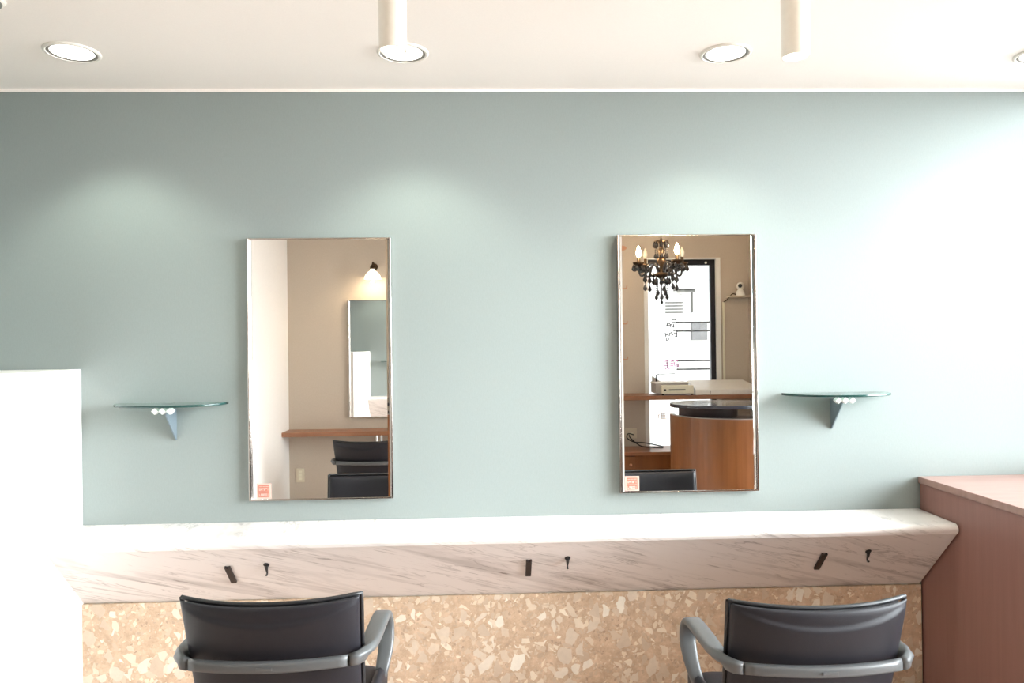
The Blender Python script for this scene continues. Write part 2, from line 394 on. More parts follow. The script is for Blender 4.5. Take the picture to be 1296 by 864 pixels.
SL = Vector((0, -.246, .263)).normalized()       # up the slant
SN = Vector((0, -.263, -.246)).normalized()      # out of the slant
def slant_matrix(x, z):
    y = -(z-.503)/.263*.246
    m = Matrix.Identity(4)
    m.col[0][:3] = (1, 0, 0); m.col[1][:3] = SL; m.col[2][:3] = Vector((1, 0, 0)).cross(SL)
    m.translation = Vector((x, y, z)) + SN*.001; return m
for x, lab in ((-.951, 'dark brown notched plate on the marble apron behind the left chair'),
               (.148, 'dark brown notched plate in the middle of the marble apron'),
               (1.256, 'dark brown notched plate on the marble apron nearest the brown cabinet')):
    bm = bmesh.new()
    w_, h_ = .0105, .054
    P = [(-w_, -h_), (w_, -h_), (w_, h_), (w_*.45, h_), (w_*.3, h_-.005), (-w_*.3, h_-.005), (-w_*.45, h_), (-w_, h_)]
    sgn = 1 if Vector((1, 0, 0)).cross(SL).dot(SN) > 0 else -1
    a = [bm.verts.new((px, py, 0)) for px, py in P]; b = [bm.verts.new((px, py, sgn*.009)) for px, py in P]
    for i in range(len(P)): bm.faces.new((a[i], a[(i+1) % len(P)], b[(i+1) % len(P)], b[i]))
    bm.faces.new(a); bm.faces.new(b[::-1])
    o = obj('notched_plate', bm, M['plate'], bevel=.0012); o.matrix_world = slant_matrix(x, .646)
    tag(o, lab, 'plate', 'notched plates on the counter apron')
for x, lab in ((-.81, 'small black bag hook on the marble apron behind the left chair'),
               (.291, 'small black bag hook in the middle of the marble apron'),
               (1.422, 'small black bag hook on the marble apron nearest the brown cabinet')):
    t = thing('bag_hook', lab, 'hook', (x, -(.680-.503)/.263*.246, .680), 0, 'bag hooks on the counter apron')
    q = slant_matrix(0, .680); q.translation = (0, 0, 0)
    bm = bmesh.new(); lathe(bm, [(0, 0), (.011, 0), (.011, .003), (.007, .006), (0, .006)], mat=Matrix.Rotation(0, 4, 'X'), n=20)
    for v in bm.verts: v.co = q @ Vector((v.co.x, v.co.y*1.1+.010, sgn*v.co.z))
    obj('hook_base', bm, M['black'], t, smooth=False)
    bm = bmesh.new()
    pts = [q @ Vector((0, .008-.0*i, sgn*.004)) for i in (0,)] + [q @ Vector(p) for p in ((0, -.001, sgn*.010), (0, -.011, sgn*.013), (0, -.020, sgn*.016), (0, -.023, sgn*.024), (0, -.015, sgn*.029))]
    tube(bm, catmull(pts, 5), [.0070-.0038*min(1, i/14) for i in range(26)][:len(catmull(pts, 5))], 10)
    obj('hook_arm', bm, M['black'], t, smooth=True)

# ------------------------------------------------------------------ mirrors
def glyph_rows(bm, cx, cz, w, rows, y, dy):
    """little block characters made of strokes, rows = (z offset, height, pattern)"""
    for dz, h, pat in rows:
        n = len(pat); cw = w/n
        for i, ch in enumerate(pat):
            x = cx - w/2 + (i+.5)*cw; s = cw*.40
            def st(x0, z0, x1, z1): bx(bm, min(x0, x1), max(x0, x1), y-dy, y, min(z0, z1), max(z0, z1))
            z = cz+dz; q = h*.16
            if ch == '-': st(x-s, z-q, x+s, z+q)
            if ch in 'HTEO+': st(x-s, z+h*.5-q*2, x+s, z+h*.5)
            if ch in 'EOL': st(x-s, z-h*.5, x+s, z-h*.5+q*2)
            if ch in 'T+I': st(x-s*.25, z-h*.5, x+s*.25, z+h*.5)
            if ch in 'LEO': st(x-s, z-h*.5, x-s*.5, z+h*.5)
            if ch in 'O': st(x+s*.5, z-h*.5, x+s, z+h*.5)
            if ch in 'E+': st(x-s, z-q, x+s, z+q)
def make_mirror(name, label, x0, x1, z0, z1, ywall, face, sticker=True, group='wall mirrors over the marble counter'):
    """face = -1: looks towards -y (on the blue wall); +1: looks towards +y"""
    t = thing(name, label, 'mirror', ((x0+x1)/2, ywall, z0), 0, group)
    W, H = (x1-x0)/2, z1-z0; f = face
    def yb(a, b): return (min(f*a, f*b), max(f*a, f*b))
    e = .010
    bm = bmesh.new()
    # backing board
    bx(bm, -W+.004, W-.004, *yb(0, .012), .004, H-.004)
    obj('backing', bm, M['steel'], t)
    # silvered sheet with a bevelled border on its long sides
    bm = bmesh.new(); by = .016*f; fy = .022*f; bw = .013
    xs = [(-W+e*.6, by), (-W+e*.6+bw, fy), (W-e*.6-bw, fy), (W-e*.6, by)]
    lo = [bm.verts.new((x, y, .006)) for x, y in xs]; hi = [bm.verts.new((x, y, H-.006)) for x, y in xs]
    lb = [bm.verts.new((-W+e*.6, .0125*f, .006)), bm.verts.new((W-e*.6, .0125*f, .006))]
    hb = [bm.verts.new((-W+e*.6, .0125*f, H-.006)), bm.verts.new((W-e*.6, .0125*f, H-.006))]
    for i in range(3): bm.faces.new((lo[i], lo[i+1], hi[i+1], hi[i]))
    bm.faces.new((lb[0], hb[0], hb[1], lb[1])); bm.faces.new(lo+[lb[1], lb[0]]); bm.faces.new(hi+[hb[1], hb[0]])
    bm.faces.new((lo[0], hi[0], hb[0], lb[0])); bm.faces.new((lo[3], lb[1], hb[1], hi[3]))
    obj('mirror_glass', bm, M['mirror'], t)
    for s in (-1, 1):
        bm = bmesh.new(); xa, xb = (-W, -W+.007) if s < 0 else (W-.007, W)
        bx(bm, xa, xb, *yb(0, .026), 0, H)
        obj('side_rail', bm, M['rail'], t, bevel=.0015)
    for s in (0, 1):
        bm = bmesh.new(); za, zb = (0, .006) if s == 0 else (H-.006, H)
        bx(bm, -W+.007, W-.007, *yb(0, .025), za, zb)
        obj('bottom_rail' if s == 0 else 'top_rail', bm, M['rail'], t, bevel=.001)
    return t
make_mirror('wall_mirror', 'tall chrome-edged wall mirror above the left chair, reflecting a beige wall and a lit lamp', -.918, -.366, .888, 1.898, 0, -1)
make_mirror('wall_mirror', 'tall chrome-edged wall mirror above the right chair, reflecting a chandelier and window', .516, 1.066, .890, 1.901, 0, -1)
make_mirror('wall_mirror', 'mirror on the rear beige wall, seen reflected inside the left wall mirror', -1.187, -.635, .862, 1.872, YR, 1, group='mirror on the rear wall')

def sticker(x0, z0, s, lab):
    t = thing('warning_sticker', lab, 'sticker', (x0+s/2, -.0223, z0), 0, 'stickers on the mirrors')
    obj('border', boxes((-s/2, s/2, -.0006, 0, 0, s*1.03)), M['stickerborder'], t)
    obj('field', boxes((-s*.37, s*.37, -.001, -.0006, s*.10, s*.92)), M['sticker'], t)
    bm = bmesh.new()
    glyph_rows(bm, 0, s*.5, s*.66, [(s*.32, s*.08, '---'), (s*.13, s*.17, 'O+TEHI'), (-s*.05, s*.07, '--------'), (-s*.25, s*.17, 'L+EOOI')], -.001, .0004)
    obj('lettering', bm, M['stickerwhite'], t)
sticker(-.889, .897, .056, 'salmon red square sticker in bottom left corner of the left mirror')
sticker(.536, .899, .056, 'salmon square sticker in bottom left corner of the right mirror')

# ------------------------------------------------------------------ glass shelves
def glass_shelf(xa, xb, zt, xbr, label, sgn):
    c = (xa+xb)/2
    t = thing('glass_shelf', label, 'shelf', (c, 0, zt), 0, 'glass shelves beside the mirrors')
    hw = (xb-xa)/2; dep = .165
    bm = bmesh.new(); P = []
    n = 40
    # one end squared against the wall, the other swept in a long curve
    for i in range(n+1):
        a = PI*i/n; x = -hw*math.cos(a); y = -dep*(math.sin(a)**.8) - .004
        P.append((x, y))
    lo = [bm.verts.new((x, y, -.008)) for x, y in P]; hi = [bm.verts.new((x, y, 0)) for x, y in P]
    for i in range(len(P)): bm.faces.new((lo[i], lo[(i+1) % len(P)], hi[(i+1) % len(P)], hi[i]))
    bm.faces.new(lo[::-1]); bm.faces.new(hi)
    obj('glass_top', bm, M['shelfglass'], t)
    bm = bmesh.new()
    Q = P[1:-1]; ring_ = []
    for (x, y) in Q:
        d = Vector((x, y+.004, 0)); d = d.normalized() if d.length else Vector((0, -1, 0))
        ring_.append([bm.verts.new((x+d.x*a, y+d.y*a, z)) for a, z in ((0, -.0082), (.0012, -.0065), (.0012, -.0015), (0, .0002))])
    for a, b in zip(ring_, ring_[1:]):
        for k in range(3): bm.faces.new((a[k], b[k], b[k+1], a[k+1]))
    obj('polished_edge', bm, M['glassedge'], t, smooth=True)
    bx_ = xbr - c
    bm = bmesh.new(); th = .0025
    tri = [(0, -.024), (-.105, -.024), (-.100, -.034), (-.004, -.145), (0, -.145)]
    a = [bm.verts.new((bx_-th, y, z)) for y, z in tri]; b = [bm.verts.new((bx_+th, y, z)) for y, z in tri]
    for i in range(5): bm.faces.new((a[i], a[(i+1) % 5], b[(i+1) % 5], b[i]))
    bm.faces.new(a[::-1]); bm.faces.new(b)
    obj('bracket_plate', bm, M['paintsteel'], t)
    bm = bmesh.new()
    for i in range(n+1): pass
    ellipse_solid(bm, bx_, -.045, .028, .038, -.013, -.008, 32)
    obj('mount_disc', bm, M['glassedge'], t)
    for k in (-1, 0, 1):
        bm = bmesh.new(); s = .0088
        m = Matrix.Translation((bx_+k*.0275, 0, -.0235)) @ Matrix.Rotation(R(45), 4, 'Y')
        bx(bm, -s, s, -.124, -.100, -s, s, m)
        obj('square_bar', bm, M['whiteplastic'], t)
glass_shelf(-1.412, -.998, 1.270, -1.200, 'half-oval glass shelf on a steel bracket between white block and left mirror', -1)
glass_shelf(1.169, 1.584, 1.272, 1.369, 'half-oval glass shelf on a steel bracket to the right of the right mirror', 1)

# ------------------------------------------------------------------ brown cabinet
cab = thing('low_cabinet', 'reddish brown laminate cabinet against the blue wall in the right corner', 'cabinet', (2.01, -.65, 0))
obj('body', boxes((-.286, .293, -.60, .645, .08, .905)), M['brown'], cab)
obj('plinth', boxes((-.26, .29, -.57, .645, 0, .08)), M['dark'], cab)
obj('top', boxes((-.293, .297, -.615, .648, .905, .931)), M['brownsheen'], cab, bevel=.002)
for k, (a, b) in enumerate(((-.282, .002), (.006, .290))):
    d = obj('door', boxes((a, b, -.618, -.602, .09, .90)), M['brown'], cab, bevel=.0015)
    bm = bmesh.new(); hx = b-.03 if k == 0 else a+.03
    tube(bm, [(hx, -.618, .70), (hx, -.64, .70), (hx, -.64, .80), (hx, -.618, .80)], .004, 8)
    obj('handle', bm, M['chrome'], d, smooth=True)

# ------------------------------------------------------------------ styling chairs
def make_chair(label, loc, rotz, drop=0.0, group='styling chairs in front of the mirrors'):
    """local: faces +y, backrest corner plane at y = 0"""
    t = thing('styling_chair', label, 'chair', loc, rotz, group)
    D = drop
    # --- backrest
    zt, zb = .825-D, .375-D; Hh = (zt-zb)/2
    def back_frame(u, v, inset=0):
        wd = .232 - .016*((v-1)/-2)*1.0 - inset
        x = u*wd
        dip = .009*(1-abs(u)**2.2)
        z = (zb+zt)/2 + v*(Hh-inset) - dip*max(0, (v+.2)/1.2)
        y = -.047*(1-abs(u)**2.2) + .012 + (zt-z)*.27     # bows to the rear, lower part runs forward
        return x, y, z
    def rear(u, v, s):
        x, y, z = back_frame(u, v, 0)
        top = (zt-.009*(1-abs(u)**2.2)) - z
        cre = .004+.036*(1-abs(u)**2.0)
        bulge = .008*max(0, min(1, (top-cre)/.010))*(1-.55*max(0, min(1, (top-cre-.02)/.12))) if s < 0 else 0
        th = .017
        return Vector((x, y - .013 + s*th - bulge*(1-abs(u)**6)*(1 if abs(v) < .97 else 0), z))
    bm = bmesh.new(); pad(bm, rear, 44, 80, 9)
    br = obj('backrest', bm, M['leather'], t, smooth=True)
    def front(u, v, s):
        x, y, z = back_frame(u, v, .003)
        return Vector((x, y + .018 + s*.021, z))
    bm = bmesh.new(); pad(bm, front, 28, 32, 9)
    obj('front_cushion', bm, M['leather'], br, smooth=True)
    loop = []
    for u in [i/12-1 for i in range(25)]: loop.append(back_frame(u, 1, -.002))
    for v in [1-i/10 for i in range(1, 21)]: loop.append(back_frame(1, v, -.002))
    for u in [1-i/12 for i in range(1, 25)]: loop.append(back_frame(u, -1, -.002))
    for v in [-1+i/10 for i in range(1, 20)]: loop.append(back_frame(-1, v, -.002))
    loop.append(loop[0])
    bm = bmesh.new(); tube(bm, [(x, y+.004, z) for x, y, z in loop], .006, 8, caps=False)
    obj('piping', bm, M['piping'], br, smooth=True)
    # --- arm band
    az = .664-D
    X = Vector((1, 0, 0)); Y = Vector((0, 1, 0)); Z = Vector((0, 0, 1))
    rows = []
    n = 18
    for i in range(n+1):
        u = -1+2*i/n
        rows.append(((u*.205, -.024-.030*(1-u*u)+.006, az), Z, Vector((-u*.25, -1, 0)).normalized(), .0140, .012))
    bm = bmesh.new(); band(bm, rows)
    rb = obj('rear_band', bm, M['arm'], t, smooth=True)
    yb = rows[n//2][0][1]
    o = obj('maker_plate', boxes((-.020, .020, yb-.0145, yb-.012, az-.004, az+.004)), M['arm'], rb, bevel=.001)
    for s in (-1, 1):
        K = [  # pos, twist, half width, half thick
            ((.206, -.0175), 0, .0142, .0122), ((.224, -.006), .12, .016, .013), ((.238, .016), .35, .020, .0135), ((.244, .050), .65, .023, .0135),
            ((.245, .09), .9, .025, .012), ((.246, .15), 1, .026, .011), ((.247, .21), 1, .026, .011), ((.248, .27), 1, .026, .011)]
        rows = []
        for i, ((px, py), tw, hw, ht) in enumerate(K):
            nx = K[min(i+1, len(K)-1)][0]; pv = K[max(i-1, 0)][0]
            d = Vector((nx[0]-pv[0], nx[1]-pv[1], 0)).normalized()
            side = Vector((d.y, -d.x, 0))
            a = tw*PI/2
            wv = Z*math.cos(a) + side*math.sin(a); tv = side*math.cos(a) - Z*math.sin(a)
            zz = az + .006*min(1, max(0, (py)/.2))
            rows.append((Vector((px, py, zz)), wv, tv, hw, ht))
        # front loop: over the top, down and back under
        cy, cz, rr = .285, az+.006-.050, .050
        for a in range(15, 181, 15):
            if a > 135: break
            aa = R(a); yy = cy + rr*math.sin(aa)*1.05; zz = cz + rr*math.cos(aa)
            tv = -Vector((0, math.sin(aa), math.cos(aa)))
            rows.append((Vector((.248+.008*a/135, yy, zz)), X, tv, .026-.002*a/135, .011))
        ly, lz = rows[-1][0].y, rows[-1][0].z
        for q, (dy, dz) in enumerate(((-.028, -.030), (-.055, -.058), (-.080, -.082))):
            rows.append((Vector((.256-.004*q, ly+dy, lz+dz)), X, Vector((0, -.7, .7)), .022-.002*q, .011))
        rows2 = []
        for p, wv, tv, hw, ht in rows:
            p = Vector(p); 
            f = lambda v: Vector((s*v.x, v.y, v.z))
            rows2.append((f(p), f(Vector(wv)), f(Vector(tv)), hw, ht))
        bm = bmesh.new(); band(bm, rows2)
        obj('armrest', bm, M['arm'], t, smooth=True)
        # upholstered side panel that the arm loops into
        bm = bmesh.new()
        def side(u, v, q, s=s):
            y = .195+u*.145; z = .445-D+v*.085 - .030*max(0, -u)*0 - .02*u*u*max(0, v)
            return Vector((s*(.243+.004*v) + q*.018, y, z))
        pad(bm, side, 14, 14, 6)
        obj('side_panel', bm, M['leather'], t, smooth=True)
    # --- seat
    def seat(u, v, s):
        x = u*.232; y = .205+v*.205
        return Vector((x, y, .435-D + s*.055 + (.016*u*u if s > 0 else 0) - (.02*max(0, v)**4 if s > 0 else 0)))
    bm = bmesh.new(); pad(bm, seat, 26, 26, 8)
    obj('seat', bm, M['leather'], t, smooth=True)
    obj('seat_pan', boxes((-.19, .19, .05, .36, .355-D, .385-D)), M['black'], t, bevel=.006)
    for s in (-1, 1):
        bm = bmesh.new(); bx(bm, s*.10-.02, s*.10+.02, .02, .14, .36-D, .378-D)
        bx(bm, s*.10-.02, s*.10+.02, .02, .034, .36-D, .47-D)
        obj('back_bracket', bm, M['black'], t, bevel=.003)
    bm = bmesh.new(); lathe(bm, [(0, .355-D), (.055, .355-D), (.055, .30-D), (.032, .29-D), (.032, .16), (.045, .15), (.045, .03), (0, .03)], (0, .14, 0))
    obj('pump_column', bm, M['chrome'], t, smooth=False, bevel=0)
    bm = bmesh.new(); lathe(bm, [(0, .034), (.06, .034), (.20, .022), (.245, .012), (.25, 0), (0, 0)], (0, .14, 0), n=48)
    obj('base_disc', bm, M['chrome'], t, smooth=False)
    # foot rest
    bm = bmesh.new()
    for s in (-1, 1): tube(bm, catmull([(s*.10, .33, .36-D), (s*.11, .42, .30-D), (s*.12, .46, .18), (s*.12, .50, .13)], 6), .009, 10)
    tube(bm, [(-.15, .50, .13), (.15, .50, .13)], .013, 12)
    obj('foot_rest', bm, M['chrome'], t, smooth=True)
    return t
make_chair('dark grey vinyl styling chair facing the left mirror, on the left', (-.572, -.945, 0), 0)
make_chair('dark grey vinyl styling chair facing the right mirror, beside the brown cabinet', (.853, -1.012, 0), 0, drop=.020)
make_chair('black styling chair at the rear wall shelf, reflected in the left mirror', (-.925, -2.69, 0), R(180+8), drop=.055, group='styling chair at the rear wall')

# ------------------------------------------------------------------ ceiling lights
DLP = [(-1.38, 'round white recessed downlight above the white block, leftmost'), (-.273, 'round recessed downlight half hidden behind the left hanging tube'),
       (.842, 'round recessed downlight above the right mirror, left of the hanging tube'), (1.97, 'round recessed downlight cut by the right edge of the picture')]
for x, lab in DLP:
    t = thing('recessed_downlight', lab, 'ceiling light', (x, -.365, CE), 0, 'recessed downlights along the blue wall')
    bm = bmesh.new(); lathe(bm, [(.088, 0), (.088, -.004), (.081, -.008), (.077, -.006), (.077, 0)], n=48); obj('trim_ring', bm, M['ringwhite'], t, smooth=True)
    bm = bmesh.new(); lathe(bm, [(.077, 0), (.077, -.005), (.0665, -.003), (.0665, 0)], n=48); obj('reflector', bm, M['ringgrey'], t, smooth=True)
    bm = bmesh.new(); lathe(bm, [(0, 0), (.066, 0), (.066, -.0035), (0, -.0045)], n=48); obj('diffuser', bm, M['lens'], t)
    ld = bpy.data.lights.new('downlight_lamp', 'SPOT'); ld.energy = 27; ld.color = (.90, 1, .87); ld.spot_size = R(112); ld.spot_blend = .55; ld.shadow_soft_size = .05
    lo = bpy.data.objects.new('lamp', ld); COL.objects.link(lo); lo.parent = t; lo.location = (0, 0, -.03)
TUBES = [(-.226, 2.222, 'cream hanging tube spotlight in front of the left downlight'), (.803, 2.207, 'cream hanging tube spotlight to the right, over the right chair')]
for x, z, lab in TUBES:
    t = thing('tube_spotlight', lab, 'ceiling light', (x, -1.03, CE), 0, 'hanging tube spotlights')
    h = z-CE
    bm = bmesh.new(); lathe(bm, [(0, 0), (.035, 0), (.035, h), (.031, h), (.031, h+.012), (0, h+.012)], n=40)
    o = obj('tube_body', bm, M['tubewhite'], t, smooth=True); o.modifiers.new('e', 'EDGE_SPLIT').split_angle = R(35)
    bm = bmesh.new(); cyl(bm, (0, 0), .0305, h+.003, h+.010, 36); obj('spot_lens', bm, M['tubeglow'], t)
    bm = bmesh.new(); cyl(bm, (0, 0), .045, -.008, 0, 36); obj('ceiling_plate', bm, M['tubewhite'], t, bevel=.002)
t = thing('ceiling_vent', 'small round cream ceiling vent cut off at the top left corner of the picture', 'ceiling vent', (-1.42, -.75, CE))
bm = bmesh.new(); lathe(bm, [(0, -.016), (.028, -.016), (.034, -.010), (.052, -.008), (.058, 0), (0, 0)], n=40); obj('cover', bm, M['tubewhite'], t, smooth=True)
bm = bmesh.new(); lathe(bm, [(.036, -.010), (.040, -.014), (.046, -.014), (.048, -.009)], n=40); obj('ring', bm, M['ringgrey'], t, smooth=True)

# ------------------------------------------------------------------ rear wall, seen in the mirrors
sh = thing('wall_shelf', 'long brown wooden shelf along the rear wall, reflected in the left mirror', 'shelf', (-.7, YR, .765))
obj('board', boxes((XJ+.7, 1.0, 0, .235, -.036, 0)), M['plank'], sh, bevel=.002)
for dx in (-.235, -.195):
    bm = bmesh.new(); cyl(bm, (dx, .14), .009, -.765, -.036, 16); obj('leg', bm, M['chrome'], sh, smooth=False)
def outlet(x, z, w, h, lab, n=3):
    t = thing('wall_outlet', lab, 'outlet', (x, YR, z))
    obj('cover_plate', boxes((-w/2, w/2, 0, .008, -h/2, h/2)), M['outlet'], t, bevel=.002)
    for k in range(n):
        zc = (k-(n-1)/2)*h*.25
        obj('socket', boxes((-w*.2, w*.2, .008, .011, zc-h*.09, zc+h*.09)), M['cream'], t, bevel=.001)
outlet(-1.612, .371, .070, .118, 'ivory wall outlet low on the rear wall, reflected in the left mirror')
outlet(1.255, .685, .105, .088, 'cream socket box above the wooden bench, reflected in the right mirror', 1)
# glass bell lamp
t = thing('wall_lamp', 'lit white glass bell lamp on the rear wall, reflected in the left mirror', 'lamp', (-.958, YR, 2.16))
bm = bmesh.new(); cyl(bm, (0, 0), .030, 0, .014, 24); o = obj('wall_plate', bm, M['bronze'], t); o.rotation_euler = (R(-90), 0, 0); o.location = (0, 0, .0)
bm = bmesh.new(); tube(bm, catmull([(0, .01, 0), (0, .06, .03), (0, .10, .025), (0, .11, -.01)], 6), .006, 8); obj('arm', bm, M['bronze'], t, smooth=True)
bm = bmesh.new(); lathe(bm, [(0, .0), (.018, 0), (.024, -.018), (.022, -.03), (0, -.03)], (0, .11, 0)); obj('socket_cap', bm, M['bronze'], t, smooth=True)
bm = bmesh.new(); lathe(bm, [(.018, -.022), (.022, -.045), (.045, -.060), (.062, -.085), (.072, -.115), (.068, -.115), (.056, -.086), (.040, -.063), (.016, -.05)], (0, .11, 0)); obj('glass_shade', bm, M['opal'], t, smooth=True)
bm = bmesh.new(); lathe(bm, [(0, -.045), (.018, -.06), (.026, -.085), (.018, -.105), (0, -.112)], (0, .11, 0)); obj('bulb', bm, M['bulb'], t, smooth=True)
pl = bpy.data.lights.new('bell_lamp', 'POINT'); pl.energy = 2.5; pl.color = (1, .82, .58); pl.shadow_soft_size = .015
lo = bpy.data.objects.new('lamp', pl); COL.objects.link(lo); lo.parent = t; lo.location = (0, .12, -.14)

# chandelier
CX, CY = 1.333, -2.70
ch = thing('chandelier', 'small dark crystal chandelier with candle bulbs, reflected in the right mirror', 'chandelier', (CX, CY, CE-.02))
bm = bmesh.new(); lathe(bm, [(0, .02), (.05, .02), (.045, -.02), (.012, -.035), (0, -.035)]); obj('ceiling_rose', bm, M['bronze'], ch, smooth=True)
bm = bmesh.new()
for k in range(6):
    z = -.045-k*.026; r = .010
    m = Matrix.Rotation(R(90*(k % 2)), 4, 'Z')
    tube(bm, [m @ Vector((r*math.cos(a), 0, z+.017*math.sin(a))) for a in [2*PI*i/12 for i in range(13)]], .0022, 6, caps=False)
obj('chain', bm, M['bronze'], ch, smooth=True)
bm = bmesh.new(); lathe(bm, [(0, -.19), (.010, -.20), (.012, -.215), (.050, -.213), (.052, -.218), (.020, -.235), (.012, -.25), (.020, -.275), (.026, -.29), (.016, -.315), (.012, -.33), (.030, -.35), (.036, -.37),
      (.020, -.39), (.012, -.42), (.014, -.45), (.045, -.458), (.058, -.468), (.045, -.485), (.018, -.50), (.008, -.53), (0, -.535)])
obj('stem', bm, M['bronze'], ch, smooth=True)
def drop_bm(sz, strand=0):
    bm = bmesh.new()
    z0 = 0
    if strand:
        tube(bm, [(0, 0, 0), (0, 0, -strand)], .0012, 5)
        n = int(strand/.016)
        for q in range(n): lathe(bm, [(0, .0055), (.0055, 0), (0, -.0055)], (0, 0, -.016*(q+.6)), n=8)
        z0 = -strand
    lathe(bm, [(0, .002), (.004*sz, -.006*sz), (.0125*sz, -.026*sz), (.0115*sz, -.036*sz), (0, -.046*sz)], (0, 0, z0), n=10)
    return bm
protos = {}
def crystal(parent, x, y, z, sz=1.0, strand=0):
    key = (sz, strand)
    if key not in protos:
        o = obj('crystal_drop', drop_bm(sz, strand), M['crystal'], parent); protos[key] = o
    else:
        o = protos[key].copy(); COL.objects.link(o); o.parent = parent
    o.location = (x, y, z)
for a, lit in ((182, 1), (62, 1), (-12, 0), (-68, 0), (238, 0)):
    a = R(a); c, s = math.cos(a), math.sin(a)
    def P(r, z): return (r*c, r*s, z)
    bm = bmesh.new(); tube(bm, catmull([P(.02, -.46), P(.055, -.385), P(.10, -.405), P(.125, -.465), P(.155, -.475), P(.170, -.44), P(.172, -.405)], 6), .0085, 8)
    arm = obj('arm', bm, M['crystal'], ch, smooth=True)
    bm = bmesh.new(); lathe(bm, [(0, -.410), (.020, -.405), (.042, -.385), (.046, -.376), (.022, -.388), (.013, -.380), (.012, -.335), (0, -.335)], P(.172, 0)); obj('drip_cup', bm, M['bronze'], arm, smooth=True)
    bm = bmesh.new(); lathe(bm, [(0, -.337), (.013, -.328), (.020, -.305), (.013, -.278), (0, -.250)], P(.172, 0), n=14); obj('candle_bulb', bm, M['bulb'] if lit else M['bulboff'], arm, smooth=True)
    for q in range(6):
        b = 2*PI*q/6; crystal(arm, .172*c+.040*math.cos(b), .172*s+.040*math.sin(b), -.392, 1.15)
    crystal(arm, .125*c, .125*s, -.470, 1.35)
    crystal(arm, .125*c, .125*s, -.475, 1.2, .064)
    crystal(arm, .085*c, .085*s, -.410, 1.1, .032)
for k in range(8):
    a = 2*PI*k/8+.2; c, s = math.cos(a), math.sin(a)
    crystal(ch, .050*c, .050*s, -.215, 1.2)
    crystal(ch, .044*c, .044*s, -.225, 1.0, .080)
    crystal(ch, .058*c, .058*s, -.49, 1.3)
    crystal(ch, .040*c, .040*s, -.50, 1.1, .080 if k % 2 else .112)
crystal(ch, 0, 0, -.53, .8, .128)

# window-side shelf
ws = thing('window_shelf', 'brown wooden plank shelf crossing the rear window, reflected in the right mirror', 'shelf', (1.66, YR, 1.033))
obj('board', boxes((-.60, .65, .02, .33, -.035, 0)), M['plank'], ws, bevel=.002)
for a, b in ((-.60, -.285), (.41, .65)): obj('cleat', boxes((a, b, 0, .02, -.035, 0)), M['plank'], ws)
# low bench
bn = thing('low_bench', 'low orange-brown wooden bench cabinet under the rear window, reflected in the right mirror', 'cabinet', (1.6, YR, 0))
obj('body', boxes((-.75, .70, .004, .345, .06, .545)), M['orange'], bn)
obj('plinth', boxes((-.75, .70, .004, .31, 0, .06)), M['dark'], bn)
obj('top', boxes((-.77, .705, .002, .365, .545, .572)), M['plank'], bn, bevel=.002)
for k in range(3):
    a = -.748+.37+k*.45 if k else -.748
    b = -.748+.366 if k == 0 else min(.698, a+.446)
    d = obj('door', boxes((a, b, .345, .361, .07, .535)), M['orange'], bn, bevel=.0015)
    bm = bmesh.new(); lathe(bm, [(0, 0), (.006, 0), (.006, .012), (.013, .018), (0, .022)], n=16)
    o = obj('knob', bm, M['brass'], d, smooth=True); o.location = (b-.04, .361, .47); o.rotation_euler = (R(-90), 0, 0)
# power cords on the bench
for pts, lab in (([(1.235, YR+.03, .675), (1.23, YR+.10, .66), (1.27, YR+.13, .62), (1.33, YR+.12, .585), (1.42, YR+.14, .578), (1.50, YR+.16, .578)], 'black power cord drooping over the wooden bench, reflected in the right mirror'),
                 ([(1.275, YR+.03, .675), (1.22, YR+.07, .69), (1.20, YR+.12, .66), (1.25, YR+.16, .63), (1.34, YR+.10, .615), (1.44, YR+.09, .595), (1.52, YR+.12, .578)], 'black power cord looped upward beside the socket box, reflected in the right mirror')):
    bm = bmesh.new(); tube(bm, catmull(pts, 8), .005, 8)
    cb = obj('power_cord', bm, M['black'], smooth=True); tag(cb, lab, 'cable', 'cords on the bench')
# cream machine on the window shelf
PZ = 1.033
mc = thing('laminator', 'cream box-shaped machine with a front slot on the window shelf, reflected in right mirror', 'machine', (1.555, YR, PZ))
obj('front_body', boxes((-.090, .175, .235, .305, .012, .082)), M['cream'], mc, bevel=.004)
obj('rear_body', boxes((-.130, .150, .06, .235, .012, .095)), M['greyplastic'], mc, bevel=.004)
obj('top_cover', boxes((-.135, .155, .055, .240, .095, .108)), M['whiteplastic'], mc, bevel=.003)
obj('slot', boxes((-.035, .105, .303, .307, .046, .051)), M['black'], mc)
bm = bmesh.new(); cyl(bm, (0, 0), .008, 0, .006, 20); o = obj('dial', bm, M['black'], mc, bevel=.001); o.rotation_euler = (R(-90), 0, 0); o.location = (-.066, .305, .046)
for x in (-.078, .165):
    for y in (.08, .285):
        bm = bmesh.new(); cyl(bm, (x if y > .2 else x-.01*(x > 0), y), .010, 0, .012, 16); obj('foot', bm, M['black'], mc)
bm = bmesh.new(); tube(bm, [(-.10, .13, .108), (-.10, .13, .165), (-.075, .13, .168)], .005, 8); obj('lever', bm, M['black'], mc, smooth=True)
bm = bmesh.new(); tube(bm, [(-.088, .13, .168), (.08, .13, .176)], .0028, 8); obj('rod', bm, M['steel'], mc, smooth=True)
bm = bmesh.new()
v = [bm.verts.new(p) for p in ((-.13, .10, .108), (-.06, .10, .108), (-.13, .10, .155), (-.13, .12, .108), (-.06, .12, .108), (-.13, .12, .155))]
bm.faces.new((v[0], v[1], v[2])); bm.faces.new((v[3], v[5], v[4])); bm.faces.new((v[0], v[3], v[4], v[1])); bm.faces.new((v[1], v[4], v[5], v[2])); bm.faces.new((v[0], v[2], v[5], v[3]))
obj('side_guide', bm, M['greyplastic'], mc)
